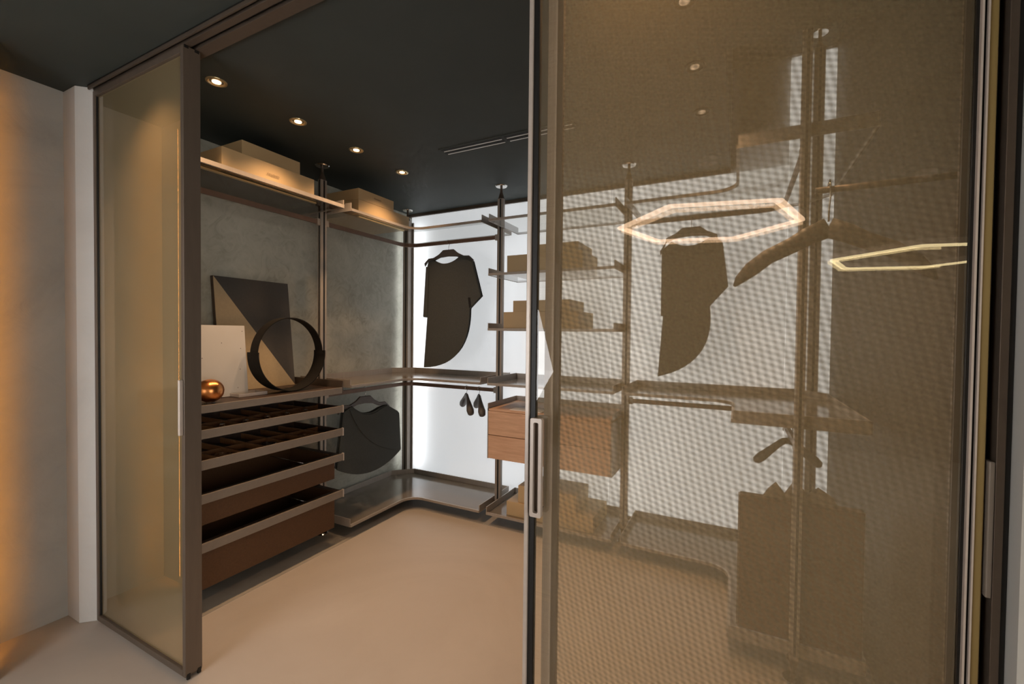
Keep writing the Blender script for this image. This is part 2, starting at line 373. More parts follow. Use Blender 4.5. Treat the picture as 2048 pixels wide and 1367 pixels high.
# ---------------------------------------------------------------- uprights
def upright(x, y, label, w=.052, d=.034, axis='x', top=True, m='bronze', H1=H):
    """slotted aluminium pole with a ceiling disc and an adjustable foot"""
    t = thing('shelf_upright', (x, y, 0), label, 'upright', 'floor-to-ceiling shelf uprights')
    hw, hd = (w/2, d/2) if axis == 'x' else (d/2, w/2)
    z0, z1 = .10, H1-.105
    b = B().box(x-hw, x+hw, y-hd, y+hd, z0, z1, bev=.002); b.build('pole', m, t)
    if axis == 'x':
        bx(x-.004, x+.009, y-hd-.0012, y-hd+.001, z0+.02, z1-.004).build('slot', 'black', t)
    else:
        bx(x+hd-.001 if False else x+hw-.001, x+hw+.0012, y-.004, y+.009, z0+.02, z1-.004).build('slot', 'black', t)
        bx(x-.004, x+.006, y-hd-.0012, y-hd+.001, z0+.02, z1-.004).build('slot', 'black', t)
    B().cone((x, y), .026, .010, z1, z1+.055, 20).cone((x, y), .010, .010, z1+.05, H1-.003, 16).build('tensioner', 'bronze_dark', t)
    B().cone((x, y), .045, .050, H1-.007, H1-.0005, 32).build('ceiling_disc', 'chrome', t)
    B().cone((x, y), .011, .026, .045, .102, 20).cone((x, y), .010, .010, .008, .05, 16).build('foot', 'bronze_dark', t)
    B().cone((x, y), .045, .040, .004, .011, 32).build('foot_disc', 'chrome', t)
    return t
upright(-2.71, 2.242, 'bronze upright on the concrete wall between drawers and hanging black top', axis='y')
upright(-2.925, 3.43, 'bronze upright standing in the left corner beside the backlit wall', .06, .055)
upright(-1.741, 3.19, 'bronze upright between the hanging black tunic and the oak drawer unit')
upright(-.703, 3.18, 'bronze upright behind the glass door, right of the oak drawer unit')
upright(.245, 2.242, 'bronze upright seen through the glass, at the end of the right shelves', axis='y', H1=3.44)
upright(.44, 3.43, 'bronze upright in the right corner seen through the glass door', .06, .055, H1=3.44)
# LED profiles on the wall side of the back uprights
def led(x, y, w, dep, label):
    t = thing('led_profile', (x, y, .12), label, 'led strip', 'vertical led strips behind the uprights')
    bx(x-w/2, x+w/2, y, y+dep, .12, 2.58).build('channel', 'bronze', t)
    bx(x-w/2+.002, x+w/2-.002, y+dep, y+dep+.002, .125, 2.575).build('diffuser', 'led_white', t)
led(-1.741, 3.209, .03, .012, 'thin vertical led strip on the back of the upright beside the tunic')
led(-.703, 3.199, .03, .012, 'thin vertical led strip on the back of the upright behind the glass door')
led(-2.90, 3.462, .04, .012, 'thin vertical led strip behind the left corner upright')
t = thing('led_profile', (-2.96, 3.43, .12), 'thin vertical led strip facing the concrete wall in the left corner', 'led strip', 'vertical led strips behind the uprights')
bx(-2.970, -2.958, 3.415, 3.445, .12, 2.58).build('channel', 'bronze', t)
bx(-2.972, -2.970, 3.417, 3.443, .125, 2.575).build('diffuser', 'led_soft', t)

# ---------------------------------------------------------------- shelves
def left_corner_path(r, y0=2.276, x1=-1.774):
    return [(FX, y0), (FX, FY-r)] + arc(FX+r, FY-r, r, 180, 90)[1:] + [(x1, FY)]
def right_corner_path(r, x0=-.670, y1=2.276):
    return [(x0, FY), (FR-r, FY)] + arc(FR-r, FY-r, r, 90, 0)[1:] + [(FR, y1)]
BKX, BKY, BKR = -2.985, 3.44, .50                 # back edges
def left_back(y0=2.276, x1=-1.774):
    return [(BKX, y0), (BKX, 3.28), (-2.83, BKY), (x1, BKY)]
def right_back(x0=-.670, y1=2.276):
    return [(x0, BKY), (.345, BKY), (BKR, 3.28), (BKR, y1)]
def shelf(name, label, cat, z, lip, front, back, glass_m='shelf_glass', metal='bronze', grp=None, ends=True, back_h=None, fh=.018, led_strip=False, loc=None):
    """glass shelf in a bronze frame: front bar, back bar and end plates"""
    t = thing(name, (*(loc or front[0]), z), label, cat, grp)
    B().strip(front, .014, z, z+fh).build('front_bar', metal, t)
    B().strip(back, .008, z, z+(back_h or fh)).build('back_bar', metal, t)
    poly = front + back[::-1]
    B().prism(poly, 'z', z+.002, z+.010).build('glass_panel', glass_m, t)
    if ends:
        for a, b in ((front[0], back[0]), (front[-1], back[-1])):
            B().strip([a, b], .006, z, z+lip).build('end_plate', metal, t)
    return t
def straight(x0, x1): return [(x0, FY), (x1, FY)], [(x0, BKY), (x1, BKY)]
LIP = .058
g_up, g_mid, g_low = 'upper glass shelves', 'middle shelf trays', 'bottom shelf trays'
# upper level
la, lb = [(FX, 1.24), (FX, 2.208)], [(BKX, 1.24), (BKX, 2.208)]
s1 = shelf('glass_shelf', 'upper glass shelf under the two large gold boxes on the concrete wall', 'shelf', 2.352, LIP, la, lb, 'smoke_glass', grp=g_up, fh=.024)
bx(FX-.075, FX-.055, 1.26, 2.03, 2.344, 2.352).build('light_bar', 'brass_pale', s1)
s2 = shelf('glass_shelf', 'upper glass corner shelf with rounded front above the hanging tunic', 'shelf', 2.352, LIP, left_corner_path(.13), left_back(), grp=g_up)
bx(FX-.075, FX-.055, 2.40, 2.90, 2.344, 2.352).build('light_bar', 'brass_pale', s2)
f, b_ = straight(-1.709, -.735)
shelf('glass_shelf', 'topmost glass shelf between the two back uprights', 'shelf', 2.352, LIP, f, b_, grp=g_up)
shelf('glass_shelf', 'second glass shelf down between the back uprights carrying two boxes', 'shelf', 1.936, LIP, f, b_, grp=g_up)
shelf('glass_shelf', 'third shelf down between the back uprights, just below eye level', 'shelf', 1.514, LIP, f, b_, 'smoke_glass', grp=g_up)
shelf('glass_shelf', 'upper glass corner shelf behind the sliding door on the right', 'shelf', 2.352, LIP, right_corner_path(.13), right_back(), grp=g_up)
# middle level
shelf('shelf_tray', 'middle tray in the left corner above the hanging black top', 'shelf', 1.092, LIP, left_corner_path(.13), left_back(), 'tray_lacquer', grp=g_mid, back_h=.055)
shelf('shelf_tray', 'middle tray above the oak drawer unit', 'shelf', 1.092, LIP, f, b_, 'tray_lacquer', grp=g_mid, back_h=.055)
shelf('shelf_tray', 'middle corner tray behind the sliding door on the right', 'shelf', 1.092, LIP, right_corner_path(.13), right_back(), 'tray_lacquer', grp=g_mid, back_h=.055)
# bottom level
shelf('shelf_tray', 'low tray in the left corner just above the floor', 'shelf', .086, LIP, left_corner_path(.13), left_back(), 'tray_lacquer', grp=g_low, back_h=.055)
shelf('shelf_tray', 'low tray under the oak drawer unit holding boxes', 'shelf', .086, LIP, f, b_, 'tray_lacquer', grp=g_low, back_h=.055)
shelf('shelf_tray', 'low corner tray behind the sliding door on the right', 'shelf', .086, LIP, right_corner_path(.13), right_back(), 'tray_lacquer', grp=g_low, back_h=.055)

# hanging rails
def rail(path, z, label, grp='brown hanging rails', hh=.030):
    t = thing('hanging_rail', (path[0][0], path[0][1], z), label, 'rail', grp)
    B().strip(path, .016, z-hh/2, z+hh/2).build('bar', 'rail_brown', t)
    for p in (path[0], path[-1]):
        bx(p[0]-.012, p[0]+.012, p[1]-.012, p[1]+.012, z-.024, z+.024, bev=.002).build('bracket', 'bronze', t)
    return t
RX, RY, RR = -2.71, 3.19, .24
def rail_left(y0, x1, r=.12): return [(RX, y0), (RX, RY-r)] + arc(RX+r, RY-r, r, 180, 90)[1:] + [(x1, RY)]
def rail_right(x0, y1, r=.12): return [(x0, RY), (RR-r, RY)] + arc(RR-r, RY-r, r, 90, 0)[1:] + [(RR, y1)]
rail([(RX, 1.25), (RX, 2.205)], 2.284, 'brown hanging rail below the upper shelf on the concrete wall')
rail(rail_left(2.28, -1.78), 2.284, 'upper brown rail bending round the left corner, tunic hanging from it')
rail(rail_left(2.28, -1.78), 1.022, 'lower brown rail bending round the left corner below the middle tray')
rail(rail_right(-.665, 2.28), 2.284, 'upper brown rail behind the glass door with a tunic hanging from it')
rail(rail_right(-.665, 2.28), 1.022, 'lower brown rail behind the glass door on the right')

# ---------------------------------------------------------------- left bay: counter and pull-outs
c = thing('counter_shelf', (FX, 1.24, 1.06), 'long dark counter shelf with pale front edge above the open drawers', 'shelf')
bx(BKX, FX-.012, 1.24, 2.202, 1.066, 1.100).build('top', 'leather_dark', c)
bx(FX-.012, FX, 1.24, 2.202, 1.062, 1.104, bev=.002).build('front_edge', 'strip_taupe', c)
bx(BKX+.02, FX, 2.2025, 2.2085, 1.062, 1.150).build('end_plate', 'bronze_dark', c)
bx(BKX, BKX+.008, 1.24, 2.202, 1.10, 1.150).build('back_upstand', 'bronze_dark', c)

chest = thing('drawer_chest', (-2.72, 1.73, .115), 'stack of four open taupe-edged drawers below the counter, two shallow and two deep', 'drawers')
def tray(z0, z1, label):
    y0, y1 = 1.262, 2.205
    t = bx(BKX+.03, FX-.014, y0+.01, y1-.01, z0, z0+.006).build('tray', 'leather_dark', chest, label)
    bx(FX-.014, FX, y0, y1, z0, z1, bev=.0015).build('front_strip', 'strip_taupe', t)
    bx(FX-.014, FX+.001, y1+.001, y1+.010, z0-.002, z1+.003).build('end_cap', 'champagne', t)
    bx(BKX+.02, FX-.014, y0, y0+.010, z0, z1-.004).build('side', 'leather_dark', t)
    bx(BKX+.02, FX-.014, y1-.010, y1, z0, z1-.004).build('side', 'leather_dark', t)
    bx(BKX+.02, BKX+.03, y0+.01, y1-.01, z0, z1-.004).build('back', 'leather_dark', t)
    for k in range(1, 7):
        y = y0 + (y1-y0)*k/7
        bx(BKX+.03, FX-.02, y-.004, y+.004, z0+.006, z1-.010).build('divider', 'tan_leather', t)
    bx(-2.70, -2.694, y0+.01, y1-.01, z0+.006, z1-.012).build('long_divider', 'tan_leather', t)
    return t
tray(.928, .975, 'shallow pull-out tray with tan dividers, topmost of the four drawers')
tray(.765, .815, 'shallow pull-out tray, second of the four drawers from the top')
def drawer(z0, zf0, zf1, label):
    y0, y1 = 1.255, 2.175
    t = bx(-2.512, -2.498, y0, y1, z0, zf0, bev=.003).build('drawer', 'leather', chest, label)
    bx(FX-.014, FX, y0, 2.210, zf0, zf1, bev=.0015).build('front_strip', 'strip_taupe', t)
    bx(FX-.014, FX+.001, 2.2105, 2.219, zf0-.002, zf1+.003).build('end_cap', 'champagne', t)
    B().box(BKX+.02, -2.512, y0, y0+.012, z0, zf1-.008).build('side_panel', 'leather', t)
    B().box(BKX+.02, -2.512, y1-.012, y1, z0, zf1-.008).build('side_panel', 'leather', t)
    bx(BKX+.02, BKX+.032, y0+.012, y1-.012, z0, zf1-.008).build('back_panel', 'leather', t)
    bx(BKX+.032, -2.512, y0+.012, y1-.012, z0, z0+.008).build('base', 'leather_dark', t)
    bx(BKX+.01, FX-.014, y1, 2.210, zf1-.020, zf1-.006).build('rim', 'leather_dark', t)
    B().box(-2.512, FX-.014, y0, y1, zf0+.004, zf1-.006).build('rim', 'leather_dark', t)
    B().tube([(-2.93, 1.99, zf1-.03), (-2.55, 1.99, zf1-.03)], .003, 8).build('divider_rod', 'chrome', t)
    return t
drawer(.46, .588, .636, 'brown leather drawer with open top, third of the four from the top')
drawer(.115, .330, .379, 'deepest brown leather drawer, lowest of the four near the floor')

# accessories lying in the two trays
def accessory(x, y, z, w, d, h, m, label, kind):
    if kind == 'watch':
        t = thing('watch', (x, y, z), label, 'watch', 'accessories in the top tray')
        B().tube([(x+.026*math.cos(a), y, z+.016+.014*math.sin(a)) for a in [2*math.pi*k/14 for k in range(15)]], [(.007, .003)]*15, 8).build('strap', m, t)
        B().cone((x, y), .014, .013, z+.0305, z+.036, 20).build('dial', 'bronze_dark', t)
    else:
        t = thing('rolled_belt', (x, y, z), label, 'belt', 'accessories in the trays')
        pts = []
        for k in range(48):
            a = k*.42; r = .008+.0007*k
            pts.append((x+r*math.cos(a), y+r*math.sin(a)))
        B().strip(pts, .0028, z, z+h).build('strap', m, t)
        bx(pts[-1][0]-.008, pts[-1][0]+.008, pts[-1][1]-.004, pts[-1][1]+.004, z+.002, z+h-.002, bev=.001).build('buckle', 'chrome', t)
ty = [1.262+(.943)*(k+.5)/7 for k in range(7)]
names = ['leftmost', 'second from the left', 'third from the left', 'fourth from the left', 'rightmost']
for i, k in enumerate((1, 2, 3, 4, 5)):
    accessory(-2.58, ty[k], .934, 0, 0, .026, 'tan_leather', 'small tan strap lying in the top tray, %s' % names[i], 'watch')
for i, k in enumerate((1, 3, 5)):
    accessory(-2.58, ty[k], .771, 0, 0, .028, 'tan_leather' if i != 1 else 'leather_dark', 'rolled leather belt in the second tray, %s' % ('leftmost', 'middle one', 'rightmost')[i], 'belt')

# ---------------------------------------------------------------- things on the counter
# white board
t = thing('white_board', (-2.72, 1.53, 1.10), 'plain off-white square panel leaning behind the copper ball', 'panel')
b = B().prism([(-2.700, 1.101), (-2.672, 1.103), (-2.712, 1.524), (-2.740, 1.522)], 'y', 1.385, 1.672, .002); b.build('panel', 'board_white', t)
for (yy, zz) in ((1.655, 1.49), (1.53, 1.42), (1.64, 1.385), (1.42, 1.335), (1.63, 1.26), (1.61, 1.15)):
    xx = -2.672 - .04*(zz-1.103)/.421
    B().sphere((xx, yy, zz), .0015, .003, .003, 10).build('nail_hole', 'speck', t)
# canvas with diagonal
t = thing('canvas_painting', (-2.94, 1.9, 1.10), 'dark canvas with a cream diagonal half leaning against the concrete wall', 'painting')
y0, y1, z0, z1 = 1.640, 2.165, 1.101, 1.845
def lean(z): return -2.905 - .085*(z-z0)/(z1-z0)
b = B().mesh([(lean(z)-dx, y, z) for dx in (0, .028) for (y, z) in ((y0, z0), (y1, z0), (y1, z1), (y0, z1))],
             [(0, 1, 2, 3), (7, 6, 5, 4), (0, 4, 5, 1), (1, 5, 6, 2), (2, 6, 7, 3), (3, 7, 4, 0)]); b.build('stretcher', 'canvas_edge', t)
def tri(pts, m, name):
    vs = [(lean(z)+.0002, y, z) for y, z in pts] + [(lean(z)+.0032, y, z) for y, z in pts]; n = len(pts)
    fs = [tuple(range(n)), tuple(range(2*n-1, n-1, -1))] + [(i, (i+1) % n, n+(i+1) % n, n+i) for i in range(n)]
    B().mesh(vs, fs).build(name, m, t)
tri([(y0+.001, z0), (y1-.001, z0), (y0+.001, z1-.001)], 'canvas_gold', 'cream_half')
tri([(y1-.0005, z0+.001), (y1-.0005, z1-.0005), (y0+.0015, z1-.0005)], 'canvas_dark', 'dark_half')
# ring sculpture: two half hoops
t = thing('ring_sculpture', (-2.60, 1.90, 1.10), 'large black hoop sculpture of two overlapping half rings on the counter', 'sculpture')
def hoop(rad, th, x0, x1, a0, a1, name):
    n = 40; vs = []; fs = []; cy, cz = 1.90, 1.104+.242
    for i in range(n+1):
        a = R(a0+(a1-a0)*i/n)
        for r in (rad, rad-th):
            for x in (x0, x1): vs.append((x, cy+r*math.cos(a), cz+r*math.sin(a)))
    for i in range(n):
        o = 4*i
        for q in ((0, 1), (1, 3), (3, 2), (2, 0)): fs.append((o+q[0], o+q[1], o+4+q[1], o+4+q[0]))
    fs += [(0, 1, 3, 2), (4*n, 4*n+2, 4*n+3, 4*n+1)]
    o = B().mesh(vs, fs).build(name, 'ring_black', t)
hoop(.236, .006, -2.645, -2.575, -2, 182, 'upper_hoop')
hoop(.242, .0055, -2.665, -2.555, 176, 364, 'lower_hoop')
# copper ball
t = thing('copper_ball', (-2.53, 1.372, 1.104), 'shiny copper ball standing on the counter edge', 'ball')
B().sphere((-2.53, 1.372, 1.104+.064), .068, .066, .0625, 40).build('ball', 'copper', t)
B().cone((-2.53, 1.372), .026, .022, 1.1005, 1.108, 24).build('base', 'bronze_dark', t)
# pale tray bar
t = thing('small_tray', (-2.64, 1.645, 1.10), 'small pale metal tray lying on the counter beside the board', 'tray')
bx(-2.70, -2.585, 1.56, 1.735, 1.1005, 1.104).build('base', 'strip_taupe', t)
B().box(-2.70, -2.697, 1.56, 1.735, 1.104, 1.122).box(-2.588, -2.585, 1.56, 1.735, 1.104, 1.122).box(-2.697, -2.588, 1.56, 1.563, 1.104, 1.122).box(-2.697, -2.588, 1.732, 1.735, 1.104, 1.122).build('rim', 'champagne', t)

# ---------------------------------------------------------------- boxes
def text_mesh(s, size):
    cu = bpy.data.curves.new('txt', 'FONT'); cu.body = s; cu.size = size; cu.align_x = 'CENTER'; cu.extrude = .0002
    o = bpy.data.objects.new('txt', cu); COL.objects.link(o)
    me = bpy.data.meshes.new_from_object(o.evaluated_get(bpy.context.evaluated_depsgraph_get()))
    bpy.data.objects.remove(o); return me
def storage_box(x0, x1, y0, y1, z0, z1, label, face='x', lid=True, text=None):
    t = thing('storage_box', ((x0+x1)/2, (y0+y1)/2, z0), label, 'box', 'gold storage boxes')
    zl = z1-(z1-z0)*.32 if lid else z1
    bx(x0+.003, x1-.003, y0+.003, y1-.003, z0, zl-.0005, bev=.0015).build('body', 'box_card', t)
    if lid: bx(x0, x1, y0, y1, zl, z1, bev=.0015).build('lid', 'box_card', t)
    if text:
        me = text_mesh(text, .020); me.materials.append(M['print'])
        o = bpy.data.objects.new('lettering', me); COL.objects.link(o); o.parent = t
        o.rotation_euler = (R(90), 0, R(90))
        o.location = Vector((x1+(-.003 if text and lid else .0) + .0035, (y0+y1)/2, z0+(z1-z0)*(.34 if lid else .45))) - Vector(t.location)
    return t
ZS = 2.3625
storage_box(-2.93, -2.50, 1.418, 2.010, ZS, 2.494, 'large gold box at the front of the left upper shelf, nearest the camera', text='rimadesio', lid=False)
storage_box(-2.92, -2.62, 1.60, 1.995, 2.4945, 2.622, 'gold box on top of the large box on the left upper shelf', lid=False)
storage_box(-2.93, -2.50, 2.386, 2.955, ZS, 2.474, 'long gold box on the corner upper shelf carrying a smaller box', lid=False)
storage_box(-2.93, -2.50, 2.386, 2.765, 2.4745, 2.556, 'smaller gold box on top of the long box near the corner', text='rimadesio', lid=False)
storage_box(-1.578, -.972, 2.985, 3.36, 1.9465, 2.088, 'wide gold box on the second back shelf, left part beside the door frame', lid=False)
storage_box(-1.40, -1.01, 3.0, 3.34, 2.0885, 2.155, 'flat gold box on top of the wide box behind the glass door', lid=False)
storage_box(-1.603, -1.0, 2.985, 3.36, 1.5245, 1.658, 'gold box standing on the third back shelf, partly behind the door frame', lid=False)
storage_box(-1.53, -1.07, 3.0, 3.34, 1.6585, 1.744, 'paler flat gold box on top of the one on the third back shelf', lid=False)
storage_box(-1.56, -.87, 2.985, 3.36, .0965, .205, 'gold box on the low tray under the oak drawer unit', lid=False)
storage_box(-1.47, -1.0, 3.0, 3.30, .2055, .335, 'gold box on top of the one on the low tray', lid=False)

# ---------------------------------------------------------------- oak drawer unit
t = thing('drawer_unit', (-1.2, 3.15, .52), 'two-drawer oak unit with bronze sides hung between the back uprights', 'cabinet')
B().box(-1.709, -1.699, FY+.004, BKY, .525, .912).build('side_panel', 'bronze', t)
B().box(-.745, -.7345, FY+.004, BKY, .525, .912).build('side_panel', 'bronze', t)
bx(-1.699, -.745, FY+.022, BKY, .53, .895).build('body', 'bronze_dark', t)
bx(-1.709, -.7345, FY+.004, BKY, .897, .912).build('top', 'oak', t)
for k, (za, zb) in enumerate(((.528, .707), (.712, .894))):
    d = bx(-1.698, -.746, FY, FY+.02, za, zb, bev=.0015).build('drawer_front', 'oak', t)
B().box(-1.709, -1.703, FY+.006, BKY, .912, .952).build('rim', 'bronze', t)
B().box(-.7405, -.7345, FY+.006, BKY, .912, .952).build('rim', 'bronze', t)
B().box(-1.703, -.7405, BKY-.006, BKY, .912, .952).build('rim', 'bronze', t)
t = thing('paper_sheet', (-1.35, 3.02, .9125), 'white folded paper sheet lying on the oak drawer unit', 'paper')
B().prism([(-1.53, 2.965), (-1.27, 2.955), (-1.25, 3.08), (-1.50, 3.085)], 'z', .9125, .9145).build('bottom_leaf', 'paper', t)
B().mesh([(-1.53, 2.965, .915), (-1.27, 2.955, .915), (-1.25, 3.08, .924), (-1.50, 3.085, .926), (-1.53, 2.965, .9165), (-1.27, 2.955, .9165), (-1.25, 3.08, .9255), (-1.50, 3.085, .9275)],
         [(0, 1, 2, 3), (4, 5, 6, 7), (0, 1, 5, 4), (1, 2, 6, 5), (2, 3, 7, 6), (3, 0, 4, 7)]).build('top_leaf', 'paper', t)

# right bay drawer block and cloth bag
t = thing('leather_side_panel', (.27, 2.3, .15), 'upright brown leather side panel on the right, a dark mass through the glass', 'panel')
bx(.027, .49, 2.278, 2.330, .147, .765, bev=.004).build('body', 'leather', t)
bx(.021, .0265, 2.280, 2.328, .155, .76, bev=.001).build('edge_trim', 'strip_taupe', t)
t = thing('cloth_bag', (.24, 2.30, .767), 'crumpled cloth bag on top of the leather side panel behind the glass', 'bag')
pts = [(.12, .766), (.40, .766), (.385, .80), (.33, .835), (.29, .80), (.245, .86), (.205, .79), (.17, .835), (.14, .80)]
B().prism(pts, 'y', 2.285, 2.325, .008).build('bag', 'bag_brown', t)

# ---------------------------------------------------------------- hangers and felt garments
def hook(b, cx, cy, ztop, zbot, axis):
    """wire hook over a rail whose centre is at ztop"""
    pts = []
    r = .021
    for k in range(9):
        a = R(-60 + k*30); pts.append((math.cos(a)*r, ztop+math.sin(a)*r))
    pts = pts[::-1] if False else pts
    path = [(pts[8][0], pts[8][1])]
    loop = [(math.cos(R(a))*r, ztop+math.sin(R(a))*r) for a in range(200, -61, -20)]
    loop += [(.004, ztop-r-.012), (0, zbot)]
    P = [(cx+u, cy, z) if axis == 'x' else (cx, cy+u, z) for u, z in loop]
    return b.tube(P, .0022, 8)
def flat_hanger(t, cx, cy, zr, zt, span, drop, axis, tilt=0, thick=.016):
    """flat shaped wooden hanger: plate at the neck, two arms"""
    s = span/2
    def q(u): return u*tilt
    top = [(-.055, 0), (.055, 0), (.10, -.035), (.16, -.062), (s*.82, -drop*.62), (s, -drop)]
    und = [(s-.006, -drop-.028), (s*.86, -drop*.80-.010), (.16, -.092), (.085, -.066), (0, -.060)]
    pts = [(-u, v) for u, v in top[:0:-1]] + [(u, v) for u, v in top[1:]] + und + [(-u, v) for u, v in und[-2::-1]]
    ax = 'y' if axis == 'x' else 'x'
    c0 = cx if axis == 'x' else cy; a0 = cy if axis == 'x' else cx
    P = [(c0+u, zt+v+q(u)) for u, v in pts]
    B().prism(P, ax, a0-thick/2, a0+thick/2, .004).build('hanger_body', 'hanger_wood', t)
    hook(B(), cx, cy, zr, zt-.01, 'y' if axis == 'x' else 'x' if False else axis).build('hook', 'chrome', t)
def garment(name, label, poly, cx, a0, zr, zt, axis, extra=None, span=.52, drop=.105, tilt=0):
    """stiff felt cut-out top on a shaped hanger; poly in (u, z) of its plane"""
    base = (cx, a0, min(p[1] for p in poly)) if axis == 'x' else (a0, cx, min(p[1] for p in poly))
    th = thing('hanger', (base[0], base[1], zt-.15), 'dark flat wooden hanger holding the ' + label[1], 'hanger', 'hangers with felt garments')
    flat_hanger(th, base[0], base[1], zr, zt, span, drop, axis, tilt)
    t = thing(name, base, label[0], 'garment', 'black felt display garments')
    s = -1 if axis == 'x' else 1
    ax = 'y' if axis == 'x' else 'x'
    lo, hi = (a0-.020, a0-.0095) if axis == 'x' else (a0+.0095, a0+.020)
    B().prism(poly, ax, lo, hi, .003).build('front', 'felt', t)
    lo2, hi2 = (a0+.0095, a0+.016) if axis == 'x' else (a0-.016, a0-.0095)
    zc = max(p[1] for p in poly)
    back = [(cx+(u-cx)*.985, zc+(z-zc)*.985) for u, z in poly]
    B().prism(back, ax, lo2, hi2, .002).build('back', 'felt', t)
    for nm, pl, off in (extra or []):
        lo, hi = (a0-.0265-off, a0-.0205-off) if axis == 'x' else (a0+.0205+off, a0+.0265+off)
        B().prism(pl, ax, lo, hi, .002).build(nm, 'black' if 'slit' in nm else 'felt', t)
    return t
def arcpts(p0, p1, bulge, n=10):
    (x0, z0), (x1, z1) = p0, p1; mx, mz = (x0+x1)/2, (z0+z1)/2; dx, dz = x1-x0, z1-z0
    cx_, cz_ = mx+dz*bulge*2, mz-dx*bulge*2
    return [((1-k/n)**2*x0+2*k/n*(1-k/n)*cx_+(k/n)**2*x1, (1-k/n)**2*z0+2*k/n*(1-k/n)*cz_+(k/n)**2*z1) for k in range(n+1)]
# tunic on the back wall
neck = arcpts((-2.420, 2.140), (-2.128, 2.158), .17)
tun = [(-2.478, 2.085), (-2.466, 2.130)] + neck + [(-2.08, 2.155), (-1.999, 2.103), (-1.910, 1.800), (-2.022, 1.700)] + \
      arcpts((-2.026, 1.690), (-2.511, 1.179), -.24, 14) + [(-2.475, 1.627), (-2.520, 1.632)]
garment('felt_tunic', ('long asymmetric black felt tunic hanging against the backlit wall', 'long tunic on the backlit wall'), tun, -2.262, 3.19, 2.284, 2.221, 'x',
        [('sleeve_fold', [(-2.055, 2.12), (-2.002, 2.096), (-1.914, 1.802), (-2.020, 1.704), (-2.055, 1.80)], 0),
         ('sleeve_slit', [(-2.038, 1.795), (-2.016, 1.795), (-2.006, 1.715), (-2.024, 1.703)], .0065),
         ('side_fold', [(-2.488, 2.08), (-2.455, 2.08), (-2.47, 1.634), (-2.517, 1.638)], 0)])
# tunic behind the door
neck = arcpts((-.405, 2.130), (-.180, 2.135), .17)
tun2 = [(-.470, 2.075), (-.430, 2.110)] + neck + [(-.140, 2.14), (-.092, 2.10), (-.054, 1.813), (-.150, 1.700)] + \
       arcpts((-.160, 1.685), (-.483, 1.207), -.22, 14) + [(-.455, 1.624), (-.470, 1.626)]
garment('felt_tunic', ('black felt tunic seen as a silhouette through the glass door', 'tunic behind the glass door'), tun2, -.285, 3.19, 2.284, 2.221, 'x',
        [('sleeve_fold', [(-.140, 2.10), (-.096, 2.09), (-.058, 1.815), (-.150, 1.704), (-.17, 1.80)], 0)], span=.40, drop=.15)
# short top on the concrete wall
neck = arcpts((2.515, .905), (2.815, .852), .16)
top = [(2.425, .868), (2.485, .898)] + neck + [(2.90, .865), (3.035, .790), (3.056, .770), (3.080, .437)] + arcpts((3.076, .430), (2.365, .440), -.15, 14)
garment('felt_cape', ('short black felt cape top hanging on the concrete wall below the tray', 'short cape top on the concrete wall'), top, 2.665, -2.71, 1.022, .968, 'y',
        [('overlap', [(2.48, .885), (2.53, .875)] + arcpts((2.53, .875), (2.82, .842), .15, 8)[1:] + [(2.90, .860), (3.03, .785), (3.05, .765), (3.072, .45)] + arcpts((3.07, .445), (2.48, .885), -.14, 12)[:-1], 0)], span=.56, drop=.10, tilt=-.06)
# empty contoured hangers
def coat_hanger(x, y, zr, za, label, ang, span=.40, drop=.115, fat=1.0, dropz=None):
    t = thing('coat_hanger', (x, y, za-drop), label, 'hanger', 'empty contoured coat hangers')
    c_, s_ = math.cos(R(ang)), math.sin(R(ang)); h = span/2
    for sg in (-1, 1):
        us = [0, .12, .3, .55, .8, .95, 1.0]
        zs = [0, -.02, -.20, -.50, -.80, -.97, -1.04]
        rs = [(.016, .008), (.017, .009), (.017, .010), (.020, .016), (.024, .022), (.019, .019), (.006, .006)]
        B().tube([(x+sg*u*h*c_, y+sg*u*h*s_, za+zz*drop) for u, zz in zip(us, zs)], [(a*fat, b*fat) for a, b in rs], 14).build('arm', 'hanger_wood', t)
    hook(B(), x, y, zr, za, 'x' if abs(s_) < .7 else 'y').build('hook', 'chrome', t)
coat_hanger(-2.062, 3.19, 1.022, .955, 'empty dark contoured hanger on the lower rail, farther from the oak unit', 132, .48, fat=1.4)
coat_hanger(-1.935, 3.19, 1.022, .955, 'empty dark contoured hanger on the lower rail, next to the oak unit', 128, .46, fat=1.4)
coat_hanger(.24, 2.62, 1.022, .965, 'empty contoured hanger on the right lower rail behind the glass', 12, .30)
# valet rod and wide hanger close behind the door
v = thing('valet_rod', (.40, 1.50, 1.90), 'short dark wall rod on the right wall behind the glass door', 'rod')
B().tube([(.559, 1.5, 1.905), (.19, 1.5, 1.905)], .009, 12).build('rod', 'bronze_dark', v)
bx(.545, .5595, 1.47, 1.53, 1.875, 1.935, bev=.003).build('plate', 'bronze_dark', v)
t = thing('coat_hanger', (.222, 1.5, 1.64), 'wide dark curved coat hanger close behind the glass door', 'hanger')
for sg in (-1, 1):
    P = [(.0, 1.800), (.045, 1.780), (.085, 1.757), (.145, 1.728), (.187, 1.694), (.218, 1.664), (.232, 1.645)]
    B().tube([(.222+sg*u, 1.5, z) for u, z in P], [(.028, .012), (.026, .012), (.023, .014), (.022, .018), (.022, .020), (.014, .014), (.004, .004)], 14).build('arm', 'hanger_wood', t)
B().tube([(.222, 1.5-.004, 1.815), (.222, 1.496, 1.85), (.222, 1.478, 1.88), (.222, 1.4765, 1.905), (.222, 1.49, 1.928), (.222, 1.512, 1.925), (.222, 1.524, 1.905)], .0025, 8).build('hook', 'chrome', t)

